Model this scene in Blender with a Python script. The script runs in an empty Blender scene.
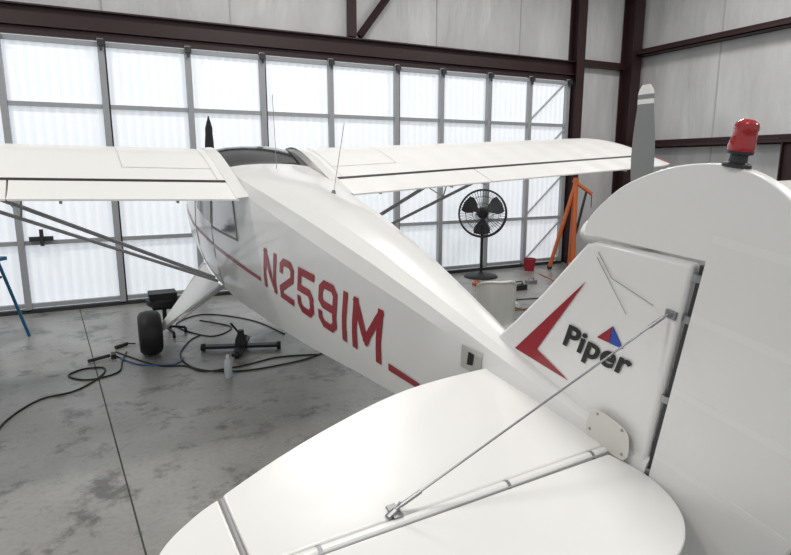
import bpy, bmesh, math, random
from mathutils import Matrix, Vector
random.seed(3)
sc=bpy.context.scene
# ---------------- materials ----------------
def mat(name,col,rough=.5,metal=0.,emis=0.,ecol=None,coat=0.,trans=0.,alpha=1.):
    m=bpy.data.materials.new(name); m.use_nodes=True
    b=m.node_tree.nodes['Principled BSDF']
    b.inputs['Base Color'].default_value=(*col,1); b.inputs['Roughness'].default_value=rough
    b.inputs['Metallic'].default_value=metal
    if emis: 
        b.inputs['Emission Color'].default_value=(*(ecol or col),1); b.inputs['Emission Strength'].default_value=emis
    if coat: b.inputs['Coat Weight'].default_value=coat; b.inputs['Coat Roughness'].default_value=.08
    if trans: b.inputs['Transmission Weight'].default_value=trans
    return m
def nodes(m): return m.node_tree.nodes,m.node_tree.links,m.node_tree.nodes['Principled BSDF']
def add_noise(m,c1,c2,scale=4,detail=6,bump=0.,bscale=None,stretch=(1,1,1),lo=.35,hi=.65):
    n,l,b=nodes(m)
    tc=n.new('ShaderNodeTexCoord'); mp=n.new('ShaderNodeMapping'); mp.inputs['Scale'].default_value=stretch
    l.new(tc.outputs['Object'],mp.inputs['Vector'])
    t=n.new('ShaderNodeTexNoise'); t.inputs['Scale'].default_value=scale; t.inputs['Detail'].default_value=detail
    l.new(mp.outputs[0],t.inputs['Vector'])
    r=n.new('ShaderNodeValToRGB'); r.color_ramp.elements[0].position=lo; r.color_ramp.elements[1].position=hi
    r.color_ramp.elements[0].color=(*c1,1); r.color_ramp.elements[1].color=(*c2,1)
    l.new(t.outputs['Fac'],r.inputs['Fac']); l.new(r.outputs['Color'],b.inputs['Base Color'])
    if bump:
        t2=n.new('ShaderNodeTexNoise'); t2.inputs['Scale'].default_value=bscale or scale; t2.inputs['Detail'].default_value=4
        l.new(mp.outputs[0],t2.inputs['Vector'])
        bp=n.new('ShaderNodeBump'); bp.inputs['Strength'].default_value=bump; bp.inputs['Distance'].default_value=.06
        l.new(t2.outputs['Fac'],bp.inputs['Height']); l.new(bp.outputs[0],b.inputs['Normal'])
    return r
WHITE=mat('white_fabric_paint',(.80,.79,.765),.28,coat=.4)
n,l,b=nodes(WHITE)
tc=n.new('ShaderNodeTexCoord'); t=n.new('ShaderNodeTexNoise'); t.inputs['Scale'].default_value=2.5
l.new(tc.outputs['Object'],t.inputs['Vector']); bp=n.new('ShaderNodeBump'); bp.inputs['Strength'].default_value=.14; bp.inputs['Distance'].default_value=.05
l.new(t.outputs['Fac'],bp.inputs['Height']); l.new(bp.outputs[0],b.inputs['Normal'])
WINGM=mat('white_wing_fabric',(.82,.81,.785),.38,coat=.2)
n,l,b=nodes(WINGM)
tc=n.new('ShaderNodeTexCoord'); w=n.new('ShaderNodeTexWave'); w.bands_direction='X'; w.inputs['Scale'].default_value=.85; w.inputs['Distortion'].default_value=.0
l.new(tc.outputs['Object'],w.inputs['Vector']); bp=n.new('ShaderNodeBump'); bp.inputs['Strength'].default_value=.4; bp.inputs['Distance'].default_value=.016
l.new(w.outputs['Fac'],bp.inputs['Height']); l.new(bp.outputs[0],b.inputs['Normal'])
RED=mat('red_paint',(.30,.010,.018),.35,coat=.3)
REDL=mat('beacon_red',(.36,.010,.012),.12,coat=.6)
BLUE=mat('blue_paint',(.02,.07,.38),.4)
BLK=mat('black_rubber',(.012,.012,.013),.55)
GLASS=mat('tinted_window',(.012,.014,.016),.12,coat=.3)
GLASS2=mat('hazy_window',(.22,.23,.24),.1,coat=.8)
LINE=mat('seam_grey',(.33,.33,.33),.6)
STEEL=mat('steel',(.34,.34,.35),.35,.85)
STRUT=mat('strut_grey_paint',(.40,.40,.40),.35,coat=.3)
GALV=mat('galvanised_frame',(.36,.37,.38),.5,.15)
BROWN=mat('oxide_red_steel',(.030,.010,.011),.5)
ALU=mat('aluminium_plate',(.6,.59,.56),.35,.4)
ORANGE=mat('orange_paint',(.52,.12,.03),.45)
LBLUE=mat('ladder_blue',(.02,.14,.28),.45)
GREEN=mat('green_hose',(.05,.22,.08),.5)
PLAST=mat('white_plastic',(.66,.66,.62),.4)
GREYP=mat('prop_grey',(.19,.20,.195),.35)
DARK=mat('dark_grey_metal',(.05,.05,.055),.45,.5)
CLEAR=mat('clear_bottle',(.5,.53,.55),.15,coat=.5)
INS=mat('wall_insulation_vinyl',(.62,.62,.61),.38)
add_noise(INS,(.53,.53,.53),(.66,.66,.655),1.5,5,.9,2.4,stretch=(1.,1.,.35))
FLOORM=mat('concrete_floor',(.3,.3,.29),.45)
n,l,b=nodes(FLOORM)
tc=n.new('ShaderNodeTexCoord')
def nz(s,d=6,ro=.65):
    t=n.new('ShaderNodeTexNoise'); t.inputs['Scale'].default_value=s; t.inputs['Detail'].default_value=d; t.inputs['Roughness'].default_value=ro
    l.new(tc.outputs['Object'],t.inputs['Vector']); return t
def ramp(t,a,ca,bb,cb):
    r=n.new('ShaderNodeValToRGB'); e=r.color_ramp.elements; e[0].position=a;e[1].position=bb; e[0].color=(*ca,1);e[1].color=(*cb,1)
    l.new(t.outputs['Fac'],r.inputs['Fac']); return r
r1=ramp(nz(.9),.3,(.235,.23,.215),.7,(.33,.325,.305))
r2=ramp(nz(2.3,9,.74),.38,(.22,.22,.22),.47,(1,1,1))
r4=ramp(nz(9,6),.33,(.6,.6,.6),.40,(1,1,1))
r3=ramp(nz(30,4),.3,(.86,.86,.86),.55,(1,1,1))
def mul(a,c,f=1.):
    m=n.new('ShaderNodeMix'); m.data_type='RGBA'; m.blend_type='MULTIPLY'; m.inputs[0].default_value=f
    l.new(a,m.inputs[6]); l.new(c,m.inputs[7]); return m.outputs[2]
o=mul(mul(mul(r1.outputs[0],r2.outputs[0],.75),r3.outputs[0]),r4.outputs[0],.7); l.new(o,b.inputs['Base Color'])
rr=ramp(nz(2.),.3,(.25,.25,.25),.7,(.46,.46,.46)); l.new(rr.outputs[0],b.inputs['Roughness'])
PANEL=mat('translucent_door_panel',(.80,.82,.85),.35,emis=.48,ecol=(.86,.93,1.0))  # emission stands in for daylight passing through the sheet
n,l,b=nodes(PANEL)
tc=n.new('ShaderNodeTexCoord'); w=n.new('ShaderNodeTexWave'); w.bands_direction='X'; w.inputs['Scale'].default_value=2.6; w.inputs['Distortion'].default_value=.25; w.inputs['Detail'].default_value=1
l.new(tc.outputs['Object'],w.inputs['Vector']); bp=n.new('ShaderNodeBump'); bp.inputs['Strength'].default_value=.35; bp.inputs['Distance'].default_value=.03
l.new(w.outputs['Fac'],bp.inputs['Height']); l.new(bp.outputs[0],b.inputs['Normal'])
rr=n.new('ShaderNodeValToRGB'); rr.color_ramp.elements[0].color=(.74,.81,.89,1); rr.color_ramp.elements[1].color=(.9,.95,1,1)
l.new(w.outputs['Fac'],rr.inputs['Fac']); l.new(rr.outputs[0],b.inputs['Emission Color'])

# ---------------- mesh helpers ----------------
def empty(name,M=None):
    e=bpy.data.objects.new(name,None); sc.collection.objects.link(e)
    if M is not None: e.matrix_world=M
    return e
def obj(name,verts,faces,mats,parent=None,mi=None,smooth=None,bevel=0):
    me=bpy.data.meshes.new(name); me.from_pydata([tuple(v) for v in verts],[],faces)
    for m in (mats if isinstance(mats,(list,tuple)) else [mats]): me.materials.append(m)
    if mi: 
        for p_,i_ in zip(me.polygons,mi): p_.material_index=i_
    bm=bmesh.new(); bm.from_mesh(me); bmesh.ops.recalc_face_normals(bm,faces=bm.faces); bm.to_mesh(me); bm.free()
    if smooth is not None:
        for p_ in me.polygons: p_.use_smooth=True
        me.set_sharp_from_angle(angle=math.radians(smooth))
    ob=bpy.data.objects.new(name,me); sc.collection.objects.link(ob)
    if parent: ob.parent=parent
    if bevel:
        bv=ob.modifiers.new('bev','BEVEL'); bv.width=bevel; bv.segments=2; bv.limit_method='ANGLE'; bv.angle_limit=math.radians(40)
    return ob
class G:
    """geometry accumulator"""
    def __init__(s): s.v=[];s.f=[];s.m=[]
    def add(s,v,f,mi=0):
        o=len(s.v); s.v+= [Vector(a) for a in v]; s.f+=[tuple(i+o for i in q) for q in f]; s.m+=[mi]*len(f)
    def box(s,a,b,mi=0):
        x0,y0,z0=a;x1,y1,z1=b
        v=[(x0,y0,z0),(x1,y0,z0),(x1,y1,z0),(x0,y1,z0),(x0,y0,z1),(x1,y0,z1),(x1,y1,z1),(x0,y1,z1)]
        s.add(v,[(0,3,2,1),(4,5,6,7),(0,1,5,4),(1,2,6,5),(2,3,7,6),(3,0,4,7)],mi)
    def tube(s,pts,r,seg=10,mi=0,flat=None,caps=True,closed=False):
        pts=[Vector(p_) for p_ in pts]; N=len(pts); rings=[]
        rs=r if isinstance(r,(list,tuple)) else [r]*N
        prev=None
        for i in range(N):
            if closed: d=(pts[(i+1)%N]-pts[i-1])
            else: d=(pts[min(i+1,N-1)]-pts[max(i-1,0)])
            d.normalize()
            if prev is None:
                a=Vector((0,0,1)) if abs(d.z)<.9 else Vector((0,1,0))
                u=d.cross(a).normalized()
            else: u=(prev-d*prev.dot(d)).normalized()
            prev=u; w_=d.cross(u)
            k=flat or 1.
            rings.append([pts[i]+u*math.cos(2*math.pi*j/seg)*rs[i]*k+w_*math.sin(2*math.pi*j/seg)*rs[i] for j in range(seg)])
        v=[q for rg in rings for q in rg]; f=[]
        for i in range(N if closed else N-1):
            for j in range(seg):
                a=i*seg+j;b_=i*seg+(j+1)%seg; c=((i+1)%N)*seg+(j+1)%seg; d_=((i+1)%N)*seg+j
                f.append((a,b_,c,d_))
        if caps and not closed: f.append(tuple(range(seg))); f.append(tuple((N-1)*seg+j for j in range(seg)))
        s.add(v,f,mi)
    def lathe(s,prof,M=Matrix.Identity(4),seg=24,mi=0):
        v=[];f=[];n_=len(prof)
        for r_,z_ in prof:
            for j in range(seg):
                a=2*math.pi*j/seg; v.append(M@Vector((r_*math.cos(a),r_*math.sin(a),z_)))
        for i in range(n_-1):
            for j in range(seg): f.append((i*seg+j,i*seg+(j+1)%seg,(i+1)*seg+(j+1)%seg,(i+1)*seg+j))
        f.append(tuple(range(seg))); f.append(tuple((n_-1)*seg+j for j in range(seg)))
        s.add(v,f,mi)
    def poly(s,pts,vec,mi=0):
        n_=len(pts); vec=Vector(vec)
        v=[Vector(p_) for p_ in pts]+[Vector(p_)+vec for p_ in pts]
        f=[tuple(range(n_)),tuple(range(2*n_-1,n_-1,-1))]+[(i,(i+1)%n_,n_+(i+1)%n_,n_+i) for i in range(n_)]
        s.add(v,f,mi)
    def make(s,name,mats,parent=None,smooth=35,bevel=0): return obj(name,s.v,s.f,mats,parent,s.m,smooth,bevel)
def smoothpts(P,sub=6,closed=False):
    P=[Vector(p_) for p_ in P]; N=len(P); out=[]
    for i in range(N if closed else N-1):
        if closed: a,b_,c,d=P[i-1],P[i],P[(i+1)%N],P[(i+2)%N]
        else: a,b_,c,d=P[max(i-1,0)],P[i],P[i+1],P[min(i+2,N-1)]
        for k in range(sub):
            t=k/sub; out.append(.5*((2*b_)+(c-a)*t+(2*a-5*b_+4*c-d)*t*t+(3*b_-a-3*c+d)*t**3))
    if not closed: out.append(P[-1])
    return out
def interp(x,T):
    if x<=T[0][0]: return T[0][1]
    for (a,va),(b_,vb) in zip(T,T[1:]):
        if x<=b_: return va+(vb-va)*(x-a)/(b_-a)
    return T[-1][1]
# ---------------- room ----------------
YW=9.1; XW=10.1; ZC=6.0
g=G(); g.box((-8,-7,-.1),(XW+.25,YW+.25,0)); g.make('floor',FLOORM,smooth=None)
g=G(); 
g.tube([(-.40,9.0,.0008),(.05,2.94,.0008),(.28,0,.0008),(.8,-6.9,.0008)],.005,4,flat=1); 
g.tube([(-7.9,2.2,.0008),(10,1.6,.0008)],.005,4)
g.make('floor_joint',mat('joint_dark',(.06,.06,.055),.9),smooth=None)
g=G(); g.box((-8,YW+.08,3.66),(XW+.1,YW+.25,ZC)); g.box((8.5,YW+.08,0),(XW+.1,YW+.25,3.66)); g.make('wall_front',INS,smooth=None)
g=G(); g.box((XW+.08,-7,0),(XW+.25,YW+.08,ZC)); g.make('wall_right',INS,smooth=None)
g=G(); g.box((-8,-7,ZC),(XW+.25,YW+.25,ZC+.1)); g.make('ceiling',INS,smooth=None)
def ibeam_h(g,x0,x1,y,z0,z1,w_=.16):
    g.box((x0,y-w_/2,z0),(x1,y+w_/2,z0+.02)); g.box((x0,y-w_/2,z1-.02),(x1,y+w_/2,z1)); g.box((x0,y-.01,z0+.018),(x1,y+.01,z1-.018))
g=G(); ibeam_h(g,-8,8.5,YW-.02,3.70,3.96,.2); g.box((-8,YW-.06,3.60),(8.5,YW+.02,3.69)); g.make('trim_1',BROWN,smooth=None)
def icol(g,x,y,z0,z1,w_=.2,d=.26):
    g.box((x-w_/2,y-d/2,z0),(x+w_/2,y-d/2+.02,z1)); g.box((x-w_/2,y+d/2-.02,z0),(x+w_/2,y+d/2,z1)); g.box((x-.012,y-d/2+.018,z0),(x+.012,y+d/2-.018,z1))
g=G(); icol(g,8.5,YW-.06,0,ZC,.2,.24); g.make('steel_column',BROWN,smooth=None)
g=G(); icol(g,9.93,YW-.1,0,ZC,.26,.3); g.make('steel_column',BROWN,smooth=None)
g=G(); icol(g,9.95,5.68,0,2.35,.16,.2); g.make('steel_column',BROWN,smooth=None)
g=G(); g.box((3.72,YW-.1,3.98),(3.84,YW+.02,ZC)); g.tube([(3.9,YW-.05,4.0),(5.0,YW-.05,5.4)],.06,4); g.make('trim_2',BROWN,smooth=None)
g=G()
for z in (2.32,4.15): g.box((9.9,-7,z),(10.16,YW-.2,z+.02)); g.box((9.9,-7,z+.0),(9.92,YW-.2,z+.07)); g.box((10.1,-7,z),(10.16,YW-.2,z+.16))
for z in (2.32,3.90): g.box((8.62,YW-.08,z),(9.8,YW+.08,z+.12))
g.tube([(10.0,8.8,2.4),(10.02,5.9,2.4)],.02,6)
g.make('trim_3',BROWN,smooth=None)
g=G()
for y in (7.2,5.4,3.6,1.8): g.box((XW+.072,y,0),(XW+.082,y+.03,ZC))
for x in (-1.5,.2,1.9,5.4,7.2): g.box((x,YW+.07,4.0),(x+.02,YW+.082,ZC))
g.make('trim_4',mat('seam_tape',(.45,.45,.45),.5),smooth=None)
door=empty('door_1')
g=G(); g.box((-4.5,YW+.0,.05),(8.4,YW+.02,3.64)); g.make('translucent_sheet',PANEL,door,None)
g=G()
VX=[-4.3,-3.2,-2.1,-1.0,.16,1.26,2.31,3.40,4.57,5.45,6.45,7.39,8.31]
for i,x in enumerate(VX):
    g.box((x-.042,YW-.09,.03),(x+.036,YW-.01,3.62))
    if i%2==0: g.box((x+.038,YW-.07,.03),(x+.058,YW-.01,3.62),1)
for z in (.10,.95,1.87,2.75,3.55): g.box((-4.4,YW-.065,z-.028),(8.35,YW-.005,z+.028))
g.box((-4.4,YW-.09,.0),(8.35,YW-.0,.05),1)
for z0 in (.1,1.0,1.9,2.8): g.tube([(7.39,YW-.05,z0),(8.31,YW-.05,z0+.8)],.018,6)
g.make('galvanised_frame',[GALV,DARK],door,None)
g=G()
for x in VX: g.box((x-.04,YW-.15,3.52),(x+.04,YW-.1,3.6)); g.tube([(x,YW-.13,3.46),(x,YW-.13,3.55)],.015,8)
g.make('door_hangers',DARK,door,30)
g=G(); g.box((-.9,YW-.15,.98),(-.62,YW-.1,1.04)); g.tube([(-.75,YW-.17,.92),(-.75,YW-.17,1.14)],.025,8); g.make('door_latch',DARK,door,30)
# ---------------- main airplane ----------------
M=Matrix.Translation((1.60,1.30,.92))@Matrix.Rotation(math.radians(2.6),4,'Z')@Matrix.Rotation(math.radians(10),4,'X')@Matrix.Rotation(math.radians(-1),4,'Y')
A=empty('light_airplane',M)
Mi=M.inverted()
W=[(-.05,.025),(.4,.065),(.8,.11),(1.3,.18),(1.8,.25),(2.5,.33),(3.45,.42),(4.1,.47),(4.7,.5),(5.2,.5),(5.6,.48),(5.95,.45),(6.4,.38),(6.65,.28)]
ZB=[(-.05,-.24),(.4,-.33),(1.3,-.48),(1.8,-.56),(2.5,-.7),(3.3,-.83),(4.1,-.95),(5,-1.0),(5.95,-.97),(6.4,-.84),(6.65,-.72)]
ZL=[(-.05,.0),(.4,.03),(.8,.06),(1.3,.1),(2.5,.16),(3.45,.2),(4.2,.24),(4.75,.29),(4.9,.27),(5.0,.2),(5.5,-.14),(5.95,-.2),(6.4,-.26),(6.65,-.32)]
ZS=[(-.05,.07),(.4,.11),(.8,.15),(1.2,.205),(1.74,.275),(2.5,.325),(3.3,.335),(3.9,.325),(4.25,.325),(4.5,.365),(4.75,.40),(4.9,.395),(5.0,.36),(5.5,-.03),(5.95,-.09),(6.4,-.17),(6.65,-.25)]
def half(y):
    w_=interp(y,W);zb=interp(y,ZB);zl=interp(y,ZL);zs=interp(y,ZS); H=zl-zb
    return [(0,zb),(.5*w_,zb+.005),(.78*w_,zb+.03*H),(.93*w_,zb+.25*H),(w_,zb+.5*H),(.97*w_,zl),(.85*w_,zl+.6*(zs-zl)),(.5*w_,zl+.9*(zs-zl)),(0.18*w_,zs)]
def sidex(y,z):
    h_=half(y)
    for (x0,z0),(x1,z1) in zip(h_[2:],h_[3:]):
        if z0<=z<=z1: return x0+(x1-x0)*(z-z0)/(z1-z0)
    return h_[4][0]
ys=[-.05+.175*i for i in range(38)]+[6.5,6.65]
ys=sorted(set([round(a,3) for a in ys]+[4.25,4.85,4.9,5.0,5.5]))
v=[];f=[];mi=[]
for y in ys:
    h_=half(y); ring=[(x,y,z) for x,z in h_]+[(-x,y,z) for x,z in reversed(h_[1:])]
    v+=ring; n_=len(ring)
for i in range(len(ys)-1):
    for j in range(n_):
        f.append((i*n_+j,i*n_+(j+1)%n_,(i+1)*n_+(j+1)%n_,(i+1)*n_+j))
        ym=(ys[i]+ys[i+1])/2
        k=0
        if 4.25<ym<4.86 and j in (6,7,8,9,10): k=1
        if 4.9<ym<5.5 and j in (6,7,8,9,10): k=1
        mi.append(k)
f.append(tuple(range(n_))); mi.append(0); f.append(tuple((len(ys)-1)*n_+j for j in range(n_))); mi.append(0)
obj('fuselage',v,f,[WHITE,GLASS],A,mi,14)
def sidequad(g,a,b_,c,d,off=.004,side=-1,nx=6,nz_=4,mi=0):
    V=[];F=[]
    for i in range(nx+1):
        for j in range(nz_+1):
            s_=i/nx;t_=j/nz_
            y=(a[0]*(1-s_)+b_[0]*s_)*(1-t_)+(d[0]*(1-s_)+c[0]*s_)*t_
            z=(a[1]*(1-s_)+b_[1]*s_)*(1-t_)+(d[1]*(1-s_)+c[1]*s_)*t_
            V.append((side*(sidex(y,z)+off),y,z))
    for i in range(nx):
        for j in range(nz_):
            k=i*(nz_+1)+j; F.append((k,k+1,k+nz_+2,k+nz_+1))
    g.add(V,F,mi)
for sd in (-1,1):
    g=G(); sidequad(g,(3.72,-.2),(4.42,-.28),(4.42,.12),(3.85,.12),.004,sd,4,5,0)
    sidequad(g,(4.5,-.28),(5.1,-.26),(5.0,.1),(4.5,.12),.004,sd,4,5,1)
    g.make('cabin_windows',[GLASS2,GLASS],A,60)
    g=G()
    P=[(4.46,-.9),(5.2,-.9),(5.2,-.25),(5.05,.12),(4.46,.15),(4.46,-.9)]
    pts=[]
    for a,b_ in zip(P,P[1:]):
        for k in range(6): pts.append((a[0]+(b_[0]-a[0])*k/6,a[1]+(b_[1]-a[1])*k/6))
    g.tube([(sd*(sidex(y,z)+.001),y,z) for y,z in pts],.004,4,closed=True)
    P=[(3.70,-.22),(4.44,-.3),(4.44,.14),(3.84,.14),(3.70,-.22)]; pts=[]
    for a,b_ in zip(P,P[1:]):
        for k in range(6): pts.append((a[0]+(b_[0]-a[0])*k/6,a[1]+(b_[1]-a[1])*k/6))
    g.tube([(sd*(sidex(y,z)+.001),y,z) for y,z in pts],.01,6,closed=True)
    g.make('door_and_window_trim',LINE,A,40)
def af_up(c): return interp(c,[(0,0),(.012,.022),(.04,.045),(.1,.073),(.18,.092),(.28,.1),(.4,.097),(.55,.079),(.7,.055),(.85,.029),(1,.004)])
def af_lo(c): return interp(c,[(0,0),(.012,-.012),(.05,-.02),(.2,-.026),(.5,-.024),(1,-.004)])
CH=1.6
XT=4.95
def wsec(x):
    ax=abs(x); k=1.
    if ax>XT-.5: 
        t_=(ax-(XT-.5))/.5; k=math.sqrt(max(0,1-t_**2.4)) 
    return k,5.05,.235+.03*ax,.165+.045*ax
def wpt(x,c,up_=True,off=0):
    k,le,zle,zte=wsec(x)
    c0=.62
    cc=c0+(c-c0)*((k*.8+.2) if k<1 else 1)
    y=le-CH*cc; zb=zle+(zte-zle)*cc
    th=(af_up(c) if up_ else af_lo(c))*CH*max(k,.12)
    return Vector((x,y,zb+th+off))
def wingpart(name,x0,x1,c0,c1,mats,sgn,redx=99):
    cs=[c0+(c1-c0)*(i/16)**(1.6 if c0==0 else 1) for i in range(17)]
    xs=[x0+(x1-x0)*i/40 for i in range(41)]
    if x1>XT-.5: xs=[x for x in xs if x<XT-.5]+[x for x in (XT-.5,XT-.4,XT-.3,XT-.22,XT-.16,XT-.12,XT-.08,XT-.04,XT-.015,XT) if x<=x1]
    V=[];F=[];Mi_=[]
    for x in xs:
        V+=[wpt(sgn*x,c,True) for c in cs]+[wpt(sgn*x,c,False) for c in reversed(cs)]
    n_=34
    for i in range(len(xs)-1):
        for j in range(n_):
            F.append((i*n_+j,i*n_+(j+1)%n_,(i+1)*n_+(j+1)%n_,(i+1)*n_+j)); Mi_.append(1 if xs[i]>=redx-.001 else 0)
    F.append(tuple(range(n_)));Mi_.append(0);F.append(tuple((len(xs)-1)*n_+j for j in range(n_)));Mi_.append(1 if redx<9 else 0)
    return obj(name,V,F,mats,A,Mi_,40)
for sg in (-1,1):
    wingpart('wing_panel',.42,XT,0,.775,[WINGM,RED],sg,XT-.16)
    wingpart('flap',.48,2.0,.795,1.0,[WINGM,RED],sg)
    wingpart('aileron',2.012,XT,.795,1.0,[WINGM,RED],sg,XT-.22)
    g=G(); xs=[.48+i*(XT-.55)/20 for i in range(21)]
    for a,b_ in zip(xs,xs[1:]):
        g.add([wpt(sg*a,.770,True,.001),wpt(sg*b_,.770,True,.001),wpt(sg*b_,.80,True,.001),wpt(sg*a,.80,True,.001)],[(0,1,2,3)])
    g.make('aileron_gap_shade',BLK,A)  # black strip on the wing surface, paints in the dark of the gap
    g=G()
    def strip(x0,x1,c0,c1,off=.003,n_=14,mi=0):
        V=[];F=[]
        for i in range(n_+1):
            c=c0+(c1-c0)*i/n_; x=x0+(x1-x0)*i/n_
            V+=[wpt(sg*(x-.003),c,True,off),wpt(sg*(x+.003),c,True,off)]
        for i in range(n_): F.append((2*i,2*i+1,2*i+3,2*i+2))
        g.add(V,F,mi)
    def strip2(x0,x1,c):
        n_=10;V=[]
        for i in range(n_+1):
            x=x0+(x1-x0)*i/n_; V+=[wpt(sg*x,c-.0025,True,.003),wpt(sg*x,c+.0025,True,.003)]
        g.add(V,[(2*i,2*i+1,2*i+3,2*i+2) for i in range(n_)])
    strip(.56,.56,.05,.77); strip(1.25,1.25,.2,.62); strip2(.56,1.25,.2); strip2(.56,1.25,.62)
    g.make('wing_panel_seams',mat('seam_light',(.55,.55,.55),.6),A,None)
    g=G()
    V=[];F=[]
    for i,c in enumerate([.03+i*.0485 for i in range(21)]):
        for x,o_ in ((.40,.02),(.44,.017),(.50,.006),(.505,-.004)): V.append(wpt(sg*x,c,True,o_))
    for i in range(20):
        for j in range(3): F.append((i*4+j,i*4+j+1,i*4+j+5,i*4+j+4))
    g.add(V,F); g.make('root_fairing',WHITE,A,30)
    g=G()
    for x in (.9,1.7,2.1,3.2,4.2):
        p_=wpt(sg*x,.78,False,-.02); g.box((p_.x-.01,p_.y-.12,p_.z-.05),(p_.x+.01,p_.y+.1,p_.z+.02))
    g.make('hinge_brackets',STRUT,A)
    g=G(); base=(sg*.42,4.75,-.93)
    f_=wpt(sg*2.75,.16,False); r_=wpt(sg*2.6,.62,False)
    g.tube([base,f_],.018,10,flat=1.9); g.tube([(base[0],base[1]-.12,base[2]+.01),r_],.015,10,flat=1.9)
    m1=Vector(base).lerp(f_,.72); m2=Vector(base).lerp(r_,.72)
    g.tube([m1,wpt(sg*2.0,.18,False)],.008,6); g.tube([m2,wpt(sg*1.95,.6,False)],.008,6); g.tube([m1,m2],.007,6)
    g.make('lift_struts',STRUT,A)
for sg in (-1,1):
    wc=Mi@Vector((1.37+sg*1.03,6.42 if sg<0 else 6.5,.235))
    g=G(); root=(sg*.40,5.35,-.97); root2=(sg*.40,4.6,-.96)
    ax=(wc.x-sg*.1,wc.y,wc.z)
    g.tube([root,ax],.022,10); g.tube([root2,ax],.018,10); g.tube([(sg*.05,5.0,-.98),(wc.x*.75,wc.y-.2,(wc.z-.97)/2-.1)],.02,8)
    V=[Vector(root),Vector(root2),Vector(ax)+Vector((0,-.04,.03)),Vector(ax)+Vector((0,.04,.03))]
    g.poly(V,(sg*.006,0,0.006))
    g.tube([ax,wc],.025,10); g.make('gear_leg',WHITE,A)
    R=Mi.to_3x3().to_4x4()@Matrix.Rotation(math.radians(90),4,'Y'); R=Matrix.Translation(wc)@R
    g=G(); prof=[(.09,-.09),(.14,-.10),(.19,-.11),(.222,-.085),(.235,-.03),(.235,.03),(.222,.085),(.19,.11),(.14,.10),(.09,.09)]
    g.lathe(prof,R,32,0); g.lathe([(.0,-.07),(.085,-.07),(.1,-.06),(.1,.06),(.085,.07),(0,.07)],R,24,1)
    g.make('main_wheel',[BLK,DARK],A,40)
tw=Mi@Vector((1.60,1.22,.10))
g=G(); g.tube([(0,.45,-.32),(0,.2,-.42),tw+Vector((0,.03,.13))],.02,8,flat=1.5); g.tube([tw+Vector((-.05,0,.12)),tw+Vector((-.05,0,0)),tw+Vector((.05,0,0)),tw+Vector((.05,0,.12)),tw+Vector((-.05,0,.12))],.01,6)
R=Matrix.Translation(tw)@Mi.to_3x3().to_4x4()@Matrix.Rotation(math.radians(90),4,'Y')
g.lathe([(.03,-.03),(.08,-.035),(.1,-.015),(.1,.015),(.08,.035),(.03,.03)],R,24,1); g.make('tail_wheel',[STEEL,BLK],A)
g=G(); R=Matrix.Translation((0,6.66,-.48))@Matrix.Rotation(math.radians(-90),4,'X')
g.lathe([(.13,0),(.13,.04),(.115,.12),(.07,.2),(.01,.24)],R,24,1)
for s_ in (1,-1):
    N=12
    V=[];F=[]
    for i in range(N+1):
        r_=.08+.90*i/N; ch=.055+.035*math.sin(min(1,i/N*1.3)*math.pi)-(.05*(max(0,i-10)/2)); tw_=math.radians(55-38*i/N)
        for a in range(8):
            an=2*math.pi*a/8; u_=math.cos(an)*ch; w2=math.sin(an)*.012
            x=u_*math.cos(tw_)-w2*math.sin(tw_); y=u_*math.sin(tw_)+w2*math.cos(tw_)
            V.append((s_*x,6.74+y,-.48+s_*r_))
    for i in range(N):
        for a in range(8): F.append((i*8+a,i*8+(a+1)%8,(i+1)*8+(a+1)%8,(i+1)*8+a))
    F.append(tuple(N*8+a for a in range(8)))
    g.add(V,F,0)
g.make('propeller',[BLK,WHITE],A,50)
def plate(name,outl,th,ax,mats,bev=.012,off=0):
    g=G()
    if ax=='z': g.poly([(a,b_,-th/2+off) for a,b_ in outl],(0,0,th))
    else: g.poly([(-th/2+off,a,b_) for a,b_ in outl],(th,0,0))
    ob=g.make(name,mats,A,None,0)
    for p_ in ob.data.polygons: p_.use_smooth=True
    bv=ob.modifiers.new('b','BEVEL'); bv.width=bev; bv.segments=4; bv.limit_method='ANGLE'; bv.angle_limit=math.radians(60)
    bv.harden_normals=True
    return ob
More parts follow.
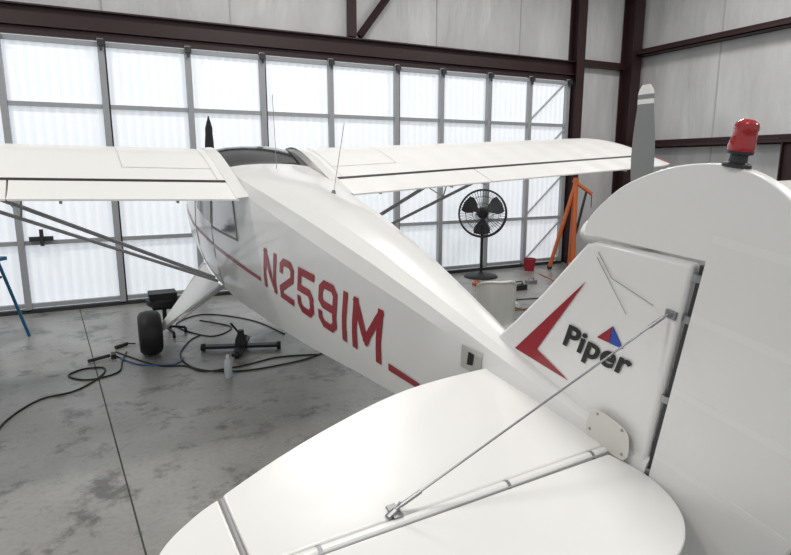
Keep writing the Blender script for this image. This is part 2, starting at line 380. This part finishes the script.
for sg in (-1,1):
    le=smoothpts([(-.04,.75,0),(-.39,.74,0),(-.63,.70,0),(-.90,.61,0),(-1.12,.52,0),(-1.27,.445,0),(-1.335,.41,0)],5)
    ol=[(sg*-p_.x,p_.y) for p_ in le]+[(sg*1.325,.115),(sg*.04,.115)]
    plate('stabilizer',ol,.04,'z',WHITE,.015)
    tip=smoothpts([(-1.35,.405,0),(-1.43,.36,0),(-1.53,.27,0),(-1.59,.12,0),(-1.58,-.06,0),(-1.47,-.21,0),(-1.25,-.31,0),(-.9,-.36,0),(-.5,-.375,0),(-.25,-.345,0),(-.12,-.28,0),(-.05,-.19,0),(-.025,-.08,0),(-.04,.02,0),(-.06,.075,0)],5)
    ol=[(sg*-p_.x,p_.y) for p_ in tip]+[(sg*1.34,.085)]
    plate('elevator',ol,.034,'z',WHITE,.014,-.002)
    g=G(); g.tube([(sg*.03,.1,.004),(sg*1.32,.1,.004)],.0175,12)
    g.make('elevator_hinge_tube',WHITE,A)
    g=G(); g.tube([(sg*1.34,.40,.012),(sg*1.335,.11,.012)],.007,6); 
    g.tube([(sg*.03,.082,.014),(sg*1.32,.082,.014)],.003,6)
    g.make('elevator_gap_seal',LINE,A)
    g=G()
    for x in (.12,.5,1.15):
        g.tube([(sg*(x-.006),.1,.004),(sg*(x+.006),.1,.004)],.019,10)
    g.box((sg*.90-.015,.105,.015),(sg*.90+.015,.16,.028)); g.tube([(sg*.90,.13,.025),(sg*.875,.14,.04)],.008,8); g.tube([(sg*.93,.12,.022),(sg*.9,.13,.028)],.011,8)
    top=Vector((sg*.035,-.0,.585)); bt=Vector((sg*.90,.13,.032))
    g.tube([bt,top],.0034,8)
    g.tube([(sg*.90,.13,-.03),(sg*.06,.2,-.3)],.0034,8)
    g.tube([bt.lerp(top,k) for k in (.02,.09)],.0065,8)
    g.tube([bt.lerp(top,k) for k in (.93,.985)],.0065,8)
    g.make('tail_brace_wires',STEEL,A)
fin=[(.95,.02),(.80,.13),(.68,.28),(.56,.44),(.46,.59),(.385,.70),(.34,.722),(-.035,.762),(-.045,-.1),(.3,-.1)]
plate('fin',fin,.045,'x',WHITE,.018)
rud=smoothpts([(0,.405,.725),(0,.40,.78),(0,.36,.845),(0,.27,.94),(0,.13,1.02),(0,0,1.057),(0,-.09,1.06),(0,-.18,1.04),(0,-.28,.98),(0,-.38,.87),(0,-.46,.72),(0,-.52,.5),(0,-.53,.25),(0,-.50,.05),(0,-.42,-.12),(0,-.28,-.24),(0,-.12,-.29),(0,-.065,-.29)],5)
ol=[(p_.y,p_.z) for p_ in rud]+[(-.065,.778),(.34,.738)]
plate('rudder',ol,.042,'x',WHITE,.016)
g=G(); g.tube([(0,-.055,-.28),(0,-.055,.76)],.012,10,1); 
for z in (.02,.3,.585,.72): g.tube([(0,-.05,z-.012),(0,-.05,z+.012)],.021,10); 
g.make('rudder_hinge',[STEEL,DARK],A)
g=G(); g.box((-.032,-.025,.572),(.032,.012,.598)); g.tube([(-.036,-.005,.585),(.036,-.005,.585)],.010,8); g.make('brace_fitting',STEEL,A)
g=G()
for z,a in ((.85,-.37),(.6,-.49),(.35,-.52),(.1,-.50)):
    for s_ in (-1,1): g.box((s_*.0213-.0004,a,z-.012+.0),(s_*.0213+.0004,-.07,z+.012))
g.make('rib_tapes',WINGM,A,None)
g=G()
pl=smoothpts([(0,.02,.0),(0,.17,.0),(0,.20,.03),(0,.19,.095),(0,.15,.12),(0,.05,.115),(0,.015,.08)],3,True)
g.poly([(-.05,p_.y,p_.z+.02) for p_ in pl],(.003,0,0))
g.make('access_plate',mat('plate_cream',(.68,.665,.61),.4),A,None)
for y,z in ((.03,.04),(.18,.05),(.05,.125),(.16,.125)):
    g=G(); R=Matrix.Translation((-.05,y,z))@Matrix.Rotation(math.radians(-90),4,'Y'); g.lathe([(.005,0),(.005,.003),(.002,.004)],R,10); g.make('plate_screw',STEEL,A)
g=G(); sidequad(g,(.76,-.03),(.89,-.04),(.90,.07),(.77,.08),.005,-1,3,5,0)
sidequad(g,(.815,.0),(.85,-.01),(.85,.055),(.815,.055),.008,-1,2,3,1)
g.make('trim_slot_plate',[ALU,BLK],A,None)
g=G(); g.tube([(-.026,.32,.69),(-.028,.24,.62),(-.03,.06,.59)],.0015,6); g.tube([(-.026,.32,.67),(-.03,.15,.52)],.0013,6); g.make('control_cable',LINE,A)
g=G(); B=Matrix.Translation((0,-.07,1.058))@Matrix.Scale(.75,4)
g.lathe([(.05,0),(.05,.012),(.032,.02),(.03,.045),(.045,.05),(.047,.06)],B,20,0)
g.lathe([(.046,.06),(.048,.075),(.043,.1),(.04,.13),(.043,.14),(.038,.16),(.02,.172),(.002,.174)],B,24,1)
g.make('beacon',[DARK,REDL],A,40)
g=G(); X=-.0275
g.poly([(X,.35,.565),(X,.655,.150),(X,.345,.160),(X,.53,.205)],(.002,0,0)); g.make('fin_chevron',RED,A,None)
g=G(); 
g.poly([(X,.250,.388),(X,.195,.391),(X,.195,.455)],(.002,0,0),0); g.poly([(X,.193,.391),(X,.135,.395),(X,.193,.455)],(.002,0,0),1)
g.make('logo_triangle',[RED,BLUE],A,None)
cu=bpy.data.curves.new('logo_text','FONT'); cu.body='Piper'; cu.size=.124; cu.shear=.2; cu.offset=.0032; cu.extrude=.0008; cu.space_character=1.05
to=bpy.data.objects.new('logo_text',cu); sc.collection.objects.link(to); cu.materials.append(BLK)
to.parent=A
to.matrix_local=Matrix(((0,0,-1,X-.001),(-1,0,0,.405),(0,1,0,.292),(0,0,0,1)))@Matrix.Rotation(math.radians(3),4,'Z')@Matrix.Scale(1.12,4,(1,0,0))
def letters(sd):
    g=G(); t_=.165
    w_=.60
    GL={'N':(w_,[[(0,0),(0,1)],[(0,1),(w_,0)],[(w_,0),(w_,1)]]),
        '2':(w_,[[(0,.75),(0,.87),(.13,1),(w_-.13,1),(w_,.87),(w_,.62),(0,.2),(0,0),(w_,0)]]),
        '5':(w_,[[(w_,1),(0,1),(0,.56),(w_-.13,.56),(w_,.43),(w_,.13),(w_-.13,0),(.13,0),(0,.13),(0,.25)]]),
        '9':(w_,[[(w_,.5),(.13,.5),(0,.6),(0,.87),(.13,1),(w_-.13,1),(w_,.87),(w_,.13),(w_-.13,0),(.13,0),(0,.13),(0,.22)]]),
        '1':(0.0,[[(0,0),(0,1)]]),
        'M':(.8,[[(0,0),(0,1)],[(0,1),(.4,.25)],[(.4,.25),(.8,1)],[(.8,1),(.8,0)]])}
    txt='N2591M'; tot=sum(GL[c][0]+t_ for c in txt)+.22*(len(txt)-1)
    def mp(u,v_):
        s_=u/tot; y=3.12-1.61*s_ ; z0=-.425+.09*s_; hh=(.315+.02*s_)
        z=z0+hh*v_
        return Vector((sd*(sidex(y,z)+.005),y,z))
    u0=t_/2
    if sd>0:
        base=mp; 
        def mp(u,v_,base=base): return base(tot-u,v_)
    for c in txt:
        wd,st=GL[c]
        for pl_ in st:
            P=[Vector((a,t_/2+b_*(1-t_))) for a,b_ in pl_]; n_=len(P); Lf=[];Rt=[]
            for i in range(n_):
                d0=(P[i]-P[i-1]).normalized() if i>0 else (P[1]-P[0]).normalized()
                d1=(P[i+1]-P[i]).normalized() if i<n_-1 else d0
                nn=(Vector((-d0.y,d0.x))+Vector((-d1.y,d1.x))).normalized(); k=t_/2/max(.5,nn.dot(Vector((-d0.y,d0.x))))
                q=P[i].copy()
                if i==0: q-=d0*t_/2
                if i==n_-1: q+=d0*t_/2
                Lf.append(q+nn*k); Rt.append(q-nn*k)
            for i in range(n_-1):
                for s_ in range(4):
                    a=s_/4;b_=(s_+1)/4
                    qs=[Lf[i].lerp(Lf[i+1],a),Lf[i].lerp(Lf[i+1],b_),Rt[i].lerp(Rt[i+1],b_),Rt[i].lerp(Rt[i+1],a)]
                    g.add([mp(u0+q.x,min(1,max(0,q.y))) for q in qs],[(0,1,2,3)])
        u0+=wd+t_+.22
    def band(y0,z0,y1,z1,h0,h1,n_=10):
        V=[]
        for i in range(n_+1):
            s_=i/n_; y=y0+(y1-y0)*s_; z=z0+(z1-z0)*s_; hh=h0+(h1-h0)*s_
            V+= [(sd*(sidex(y,z)+.005),y,z),(sd*(sidex(y,z+hh)+.005),y,z+hh)]
        g.add(V,[(2*i,2*i+1,2*i+3,2*i+2) for i in range(n_)])
    band(1.44,-.335,1.17,-.315,.045,.035)
    band(3.2,-.415,4.45,-.50,.035,.03); band(5.25,-.52,6.2,-.5,.03,.03); band(4.5,-.5,5.2,-.52,.03,.03)
    return g
letters(-1).make('registration_letters_left',RED,A,None)
letters(1).make('registration_letters_right',RED,A,None)
g=G(); g.tube([(0,4.0,.32),(.0,4.12,.95)],.003,6); g.tube([(0.1,2.95,.33),(.12,2.85,.85)],.0025,6)
g.lathe([(.02,0),(.012,.03)],Matrix.Translation((0.1,2.95,.32)),12)
g.make('whip_antennas',STEEL,A)
# ---------------- second airplane (nose) ----------------
B2=empty('propeller_airplane',Matrix.Translation((3.55,2.99,0))@Matrix.Rotation(math.radians(0),4,'Z'))
g=G(); prof=[(0,.18,.18,1.5),(.12,.34,.30,1.47),(.5,.44,.38,1.43),(1.1,.48,.44,1.38),(1.8,.5,.5,1.34),(2.6,.42,.42,1.34),(3.6,.26,.26,1.38),(4.8,.1,.12,1.42)]
V=[];F=[]
for x,ry,rz,zc in prof:
    for j in range(24):
        a=2*math.pi*j/24; V.append((x+.05,ry*math.cos(a),zc+rz*math.sin(a)))
for i in range(len(prof)-1):
    for j in range(24): F.append((i*24+j,i*24+(j+1)%24,(i+1)*24+(j+1)%24,(i+1)*24+j))
F.append(tuple(range(24)));F.append(tuple((len(prof)-1)*24+j for j in range(24)))
g.add(V,F); g.make('cowling',PLAST,B2,50)
g=G(); R=Matrix.Translation((.06,0,1.5))@Matrix.Rotation(math.radians(-90),4,'Y')
g.lathe([(.15,0),(.15,.12),(.148,.3),(.13,.46),(.09,.58),(.045,.64),(.004,.655)],R,28); g.make('spinner',WHITE,B2,50)
g=G()
for k in range(2):
    an=math.radians(180*k-2); V=[];F=[];N=28
    for i in range(N+1):
        r_=.1+.92*i/N; ch=(.075+.035*math.sin(min(1,i/N*1.2)*math.pi)); ch*= (1 if i<N-1 else (.85 if i<N else .5)); tw_=math.radians(58-30*i/N)
        for a in range(10):
            t_=2*math.pi*a/10; u_=math.cos(t_)*ch; w2=math.sin(t_)*.013
            x=u_*math.sin(tw_)+w2*math.cos(tw_); y=u_*math.cos(tw_)-w2*math.sin(tw_)
            q=Matrix.Rotation(an,3,'X')@Vector((0,-y if True else y,r_)); V.append((x*.6-.05,q.y*.8,1.5+q.z))
    for i in range(N):
        for a in range(10): F.append((i*10+a,i*10+(a+1)%10,(i+1)*10+(a+1)%10,(i+1)*10+a)); 
    o=len(g.f); g.add(V,F,0)
    for i in range(N):
        if i in (N-1,N-2,N-4): 
            for a in range(10): g.m[o+i*10+a]=1
    g.add([V[N*10+a] for a in range(10)],[tuple(range(10))],1)
g.make('propeller_blades',[GREYP,PLAST],B2,50)
g=G(); g.tube([(1.0,0,1.0),(.8,0,.3),(.8,0,.18)],.03,8)
for y in (-.8,.8): g.tube([(2.1,y*.4,1.0),(2.2,y,.3),(2.2,y,.2)],.035,8)
for x,y in ((.8,0),(2.2,-.8),(2.2,.8)):
    R=Matrix.Translation((x,y,.18))@Matrix.Rotation(math.radians(90),4,'X'); g.lathe([(.05,-.06),(.15,-.065),(.18,-.03),(.18,.03),(.15,.065),(.05,.06)],R,24,1)
g.tube([(4.6,0,1.36),(4.8,0,.1),(4.8,0,.0)],.03,8)
g.make('gear',[STEEL,BLK],B2,40)
# ---------------- shop fan ----------------
F_=empty('pedestal_fan',Matrix.Translation((6.0,8.5,0))@Matrix.Rotation(math.radians(-32),4,'Z'))
zc=1.14; R0=.42
g=G(); g.lathe([(.30,0),(.30,.02),(.27,.04),(.05,.06),(.035,.08)],Matrix.Identity(4),32); g.tube([(0,0,.05),(0,0,.92)],.026,12); g.tube([(0,0,.9),(0,.1,1.0),(0,.12,zc)],.03,10)
g.make('stand',BLK,F_)
g=G(); g.lathe([(.0,-.16),(.09,-.16),(.1,-.1),(.1,.04),(.06,.07),(0,.07)],Matrix.Translation((0,.1,zc))@Matrix.Rotation(math.radians(90),4,'X'),20); g.make('motor',BLK,F_)
g=G()
for yy,rr_ in ((-.1,R0*.98),(.08,R0*.98),(-.01,R0)):
    g.tube([(rr_*math.cos(a*math.pi/24),yy,zc+rr_*math.sin(a*math.pi/24)) for a in range(48)],.012,6,closed=True)
for yy,s_ in ((-.1,-1),(.08,1)):
    for k in range(48):
        a=2*math.pi*k/48; g.tube([(.08*math.cos(a),yy+s_*.045,zc+.08*math.sin(a)),(.27*math.cos(a),yy+s_*.03,zc+.27*math.sin(a)),(R0*.98*math.cos(a),yy,zc+R0*.98*math.sin(a))],.003,4)
    for q in (.08,.18,.3): g.tube([(q*math.cos(a*math.pi/16),yy+s_*.04,zc+q*math.sin(a*math.pi/16)) for a in range(32)],.003,4,closed=True)
g.make('guard',DARK,F_)
g=G()
for k in range(3):
    a0=2*math.pi*k/3+.5; V=[];
    for i in range(7):
        r_=.07+.31*i/6; wd=.35+.6*math.sin(i/6*math.pi*.8)
        for s_ in (-1,0,1): a=a0+s_*wd*.5*(1.1); V.append((r_*math.cos(a),-.01+s_*.035,zc+r_*math.sin(a)))
    g.add(V,[(i*3+j,i*3+j+1,i*3+j+4,i*3+j+3) for i in range(6) for j in range(2)])
g.make('blades',DARK,F_,60)
# ---------------- engine hoist (orange) ----------------
H=empty('engine_hoist',Matrix.Translation((7.95,8.3,0))@Matrix.Rotation(math.radians(55),4,'Z'))
g=G()
g.tube([(-.22,0,.06),(0,0,1.65)],.042,8); g.tube([(.22,0,.06),(0,0,1.65)],.042,8); g.tube([(0,.4,.06),(0,0,1.65)],.038,8)
g.tube([(0,0,.5),(0,0,1.75)],.05,8); g.tube([(-.22,0,.1),(.22,0,.1)],.035,8); g.tube([(-.13,0,.75),(.13,0,.75)],.03,8)
g.tube([(0,.05,1.7),(0,-.3,1.45)],.035,8)
g.make('frame',ORANGE,H,40)
g=G(); 
for x,y in ((-.22,0),(.22,0),(0,.4)): g.lathe([(.03,-.02),(.05,-.02),(.05,.02),(.03,.02)],Matrix.Translation((x,y,.05))@Matrix.Rotation(math.radians(90),4,'Y'),16)
g.tube([(0,-.3,1.45),(0,-.3,1.2)],.008,6); g.tube([(0,-.05,.7),(0,-.2,1.5)],.024,8)
g.make('casters_and_chain',DARK,H,40)
# tool cart with blue grinder
T=empty('tool_cart',Matrix.Translation((9.15,8.0,0)))
g=G()
for x in (-.28,.28):
    for y in (-.18,.18): g.tube([(x,y,.0),(x,y,.98)],.018,6)
for z in (.25,.6,.95): g.box((-.3,-.2,z),(.3,.2,z+.03))
g.make('cart_frame',DARK,T,30)
g=G(); g.box((-.26,-.15,.98),(-.02,.12,1.22),0); g.tube([(.05,0,1.1),(.25,0,1.1)],.09,14,1); g.box((.1,-.05,.98),(.2,.05,1.04),1); g.box((-.2,-.12,.63),(.15,.12,.8),2); g.box((-.2,-.12,.28),(.2,.14,.45),1)
g.make('cart_items',[LBLUE,STEEL,RED],T,30,.01)
g=G(); g.lathe([(.09,0),(.12,.22),(.125,.22),(.125,.235),(.11,.235),(.085,.015)],Matrix.Translation((7.2,8.62,0)),24); g.make('red_bucket',RED,None,40)
g=G()
cy,cz=8.1,1.55
for k in range(3):
    rr_=.16+.02*k; g.tube([(9.98-.03*k,cy+rr_*math.cos(a*math.pi/12),cz+1.1*rr_*math.sin(a*math.pi/12)) for a in range(24)],.014,6,closed=True)
g.box((9.95,cy-.06,cz+.1),(10.18,cy+.06,cz+.22),1)
g.make('air_hose_coil',[REDL,DARK],None,40)
# ---------------- white chair ----------------
Cc=empty('plastic_chair',Matrix.Translation((3.38,4.60,0))@Matrix.Rotation(math.radians(160),4,'Z'))
g=G(); V=[];F=[]
NX,NZ=12,12
for i in range(NX+1):
    for j in range(NZ+1):
        s_=i/NX-.5;t_=j/NZ
        V.append((s_*(.42-.05*t_),.2+.12*t_-.16*(2*s_)**2,.42+.47*t_-.05*(2*s_)**4*t_))
n1=len(V)
V+=[(a[0],a[1]+.014,a[2]) for a in V]
for i in range(NX):
    for j in range(NZ):
        k=i*(NZ+1)+j; q=(k,k+1,k+NZ+2,k+NZ+1)
        F.append(q);F.append(tuple(n1+a for a in reversed(q)))
g.add(V,F); g.box((-.22,-.22,.40),(.22,.2,.425))
rim=[V[i*(NZ+1)+NZ] for i in range(NX+1)]
rim=[V[j] for j in range(NZ+1)]+rim[1:]+[V[NX*(NZ+1)+j] for j in range(NZ-1,-1,-1)]
g.tube([Vector(a)+Vector((0,.007,0)) for a in rim],.014,8)
for x in (-.2,.2):
    g.tube([(x,-.2,.41),(x*1.15,-.25,.0)],.018,8); g.tube([(x,.2,.41),(x*1.15,.27,0)],.018,8)
    g.tube([(x*1.1,.16,.62),(x*1.2,-.05,.63),(x*1.15,-.2,.42)],.018,8)
g.make('chair_shell',PLAST,Cc,50)
# ---------------- blue ladder ----------------
Ld=empty('step_ladder',Matrix.Translation((-1.22,7.7,0))@Matrix.Rotation(math.radians(-35),4,'Z'))
g=G()
for x in (-.22,.22):
    g.tube([(x,-.26,0),(x*.75,0,.95)],.022,6); g.tube([(x,.26,0),(x*.75,0,.95)],.018,6)
g.box((-.2,-.1,.93),(.2,.1,.97))
for z in (.25,.5,.74):
    q=-.27+.27*z/.95; g.box((-.2,q-.05,z),(.2,q+.06,z+.025),1)
g.make('frame',[LBLUE,DARK],Ld,40)
# ---------------- shop stool by the wheel ----------------
St=empty('rolling_stool',Matrix.Translation((.55,7.15,0)))
g=G(); g.lathe([(.0,.36),(.17,.36),(.19,.38),(.19,.43),(.16,.45),(0,.455)],Matrix.Identity(4),24); g.box((-.13,-.09,.32),(.13,.09,.36)); g.tube([(0,0,.08),(0,0,.34)],.025,8)
for k in range(5):
    a=2*math.pi*k/5; g.tube([(0,0,.1),(.22*math.cos(a),.22*math.sin(a),.06)],.016,6); g.lathe([(.015,-.015),(.03,-.015),(.03,.015),(.015,.015)],Matrix.Translation((.22*math.cos(a),.22*math.sin(a),.03))@Matrix.Rotation(math.radians(90),4,'Y'),12)
g.box((-.16,-.14,.45),(.14,.12,.52))
g.make('stool_parts',BLK,St,40)
J=empty('floor_jack',Matrix.Translation((1.22,6.15,0))@Matrix.Rotation(math.radians(-20),4,'Z'))
g=G(); g.box((-.42,-.05,.03),(.42,.04,.06)); g.box((-.05,-.33,.03),(.05,.33,.06)); g.lathe([(.07,.05),(.06,.12),(.035,.18),(.035,.22)],Matrix.Identity(4),16)
for x,y in ((-.4,0),(.4,0),(0,-.3),(0,.3)): g.lathe([(.02,-.02),(.04,-.02),(.04,.02),(.02,.02)],Matrix.Translation((x,y,.04))@Matrix.Rotation(math.radians(90),4,'Y'),12)
g.tube([(.05,0,.1),(-.1,-.0,.3)],.012,8)
g.make('jack_body',BLK,J,40)
g=G(); g.lathe([(.035,0),(.038,.01),(.038,.14),(.03,.17),(.013,.19),(.013,.2)],Matrix.Translation((.93,5.35,0)),20); g.lathe([(.016,.195),(.016,.22),(.01,.225)],Matrix.Translation((.93,5.35,0)),14,1); g.make('spray_bottle',[CLEAR,PLAST],None,40)
def hoses(name,lst,r,mats):
    g=G()
    for i,(P,mi_) in enumerate(lst): g.tube(smoothpts([(x,y,r) for x,y in P],8),r,8,mi_)
    return g.make(name,mats,None,60)
hoses('floor_hoses',[([(-.85,4.6),(-.82,5.1),(-.62,5.5),(-.35,5.6),(-.15,5.9),(-.12,6.15),(-.3,6.2),(-.42,6.05),(-.25,5.85),(.0,5.95),(.05,6.3),(.1,6.6)],0),
 ([(.0,6.65),(.35,6.0),(.6,5.85),(.75,5.6),(1.1,5.6),(1.5,5.7),(1.9,5.6)],0),
 ([(.9,6.9),(.75,6.7),(.6,6.2),(.7,5.7),(1.1,5.45),(1.7,5.5),(2.1,5.7)],0),
 ([(1.0,7.6),(1.3,7.1),(1.0,6.8),(.7,7.5),(1.1,7.9),(1.6,7.3),(1.8,6.5)],0),
 ([(.0,6.5),(.2,6.1),(.5,5.95),(.62,6.1)],1)],.008,[BLK,mat('blue_hose',(.03,.12,.3),.4)])
hoses('extension_cord',[([(3.3,6.6),(3.9,6.9),(4.6,6.6),(5.4,6.7),(6.2,6.5)],0),([(4.6,6.3),(5.4,6.2),(6.4,6.6),(6.9,7.6),(7.1,8.2)],1),
 ([(3.9,5.9),(4.6,5.7),(5.1,6.0),(4.9,6.5),(4.3,6.4),(4.2,6.0),(4.8,5.6),(5.8,6.0)],2)],.009,[BLK,ORANGE,GREEN])
for i,(x,y,m_,s_) in enumerate([(5.2,7.3,DARK,.10),(5.9,7.3,BLK,.12),(6.4,7.6,STEEL,.09),(4.7,7.6,DARK,.1),(6.7,6.9,LBLUE,.13),(7.2,7.3,BLK,.12),(5.5,7.9,ORANGE,.07)]):
    g=G(); g.box((x-s_,y-s_*.6,0),(x+s_,y+s_*.6,s_*.7)); g.tube([(x-s_*.6,y,s_*.7),(x-s_*.5,y,s_*1.1),(x+s_*.5,y,s_*1.1),(x+s_*.6,y,s_*.7)],.012,6); g.make('toolbox',m_,None,30,.01)
g=G(); g.tube([(.0,6.78,.02),(.12,6.88,.02)],.02,8); g.tube([(.12,6.88,.02),(.2,6.84,.02)],.009,6); g.make('air_ratchet',DARK,None,30)
g=G(); g.box((-.05,6.42,0),(.0,6.52,.05)); g.tube([(-.06,6.47,.03),(-.26,6.40,.02)],.018,8); g.make('rubber_mallet',BLK,None,30)
# ---------------- lights ----------------
def area(name,loc,sx,sy,E,col=(1,.985,.96),rot=(0,0,0)):
    la=bpy.data.lights.new(name,'AREA'); la.shape='RECTANGLE'; la.size=sx; la.size_y=sy; la.energy=E; la.color=col
    o_=bpy.data.objects.new(name,la); o_.location=loc; o_.rotation_euler=rot; sc.collection.objects.link(o_)
for x,y in ((-3,1.5),(2.0,1.0),(7,1.0),(-2.5,6),(2.8,6),(7.5,6.0)):
    area('ceiling_led_light',(x,y,5.85),1.3,.5,103)
area('ceiling_led_light',(2,-4,5.85),1.3,.5,115)
w_=bpy.data.worlds.new('w'); sc.world=w_; w_.use_nodes=True; w_.node_tree.nodes['Background'].inputs[0].default_value=(.92,.95,1,1); w_.node_tree.nodes['Background'].inputs[1].default_value=.58
p=math.radians(10.8);hd=math.radians(26.7)
cam=bpy.data.cameras.new('camera'); co=bpy.data.objects.new('camera',cam); sc.collection.objects.link(co); sc.camera=co
cam.sensor_width=36; cam.lens=580/791*36; cam.clip_start=.05
co.location=(0,0,1.95); co.rotation_euler=(math.radians(90)-p,0,-hd)
sc.view_settings.view_transform='Standard'
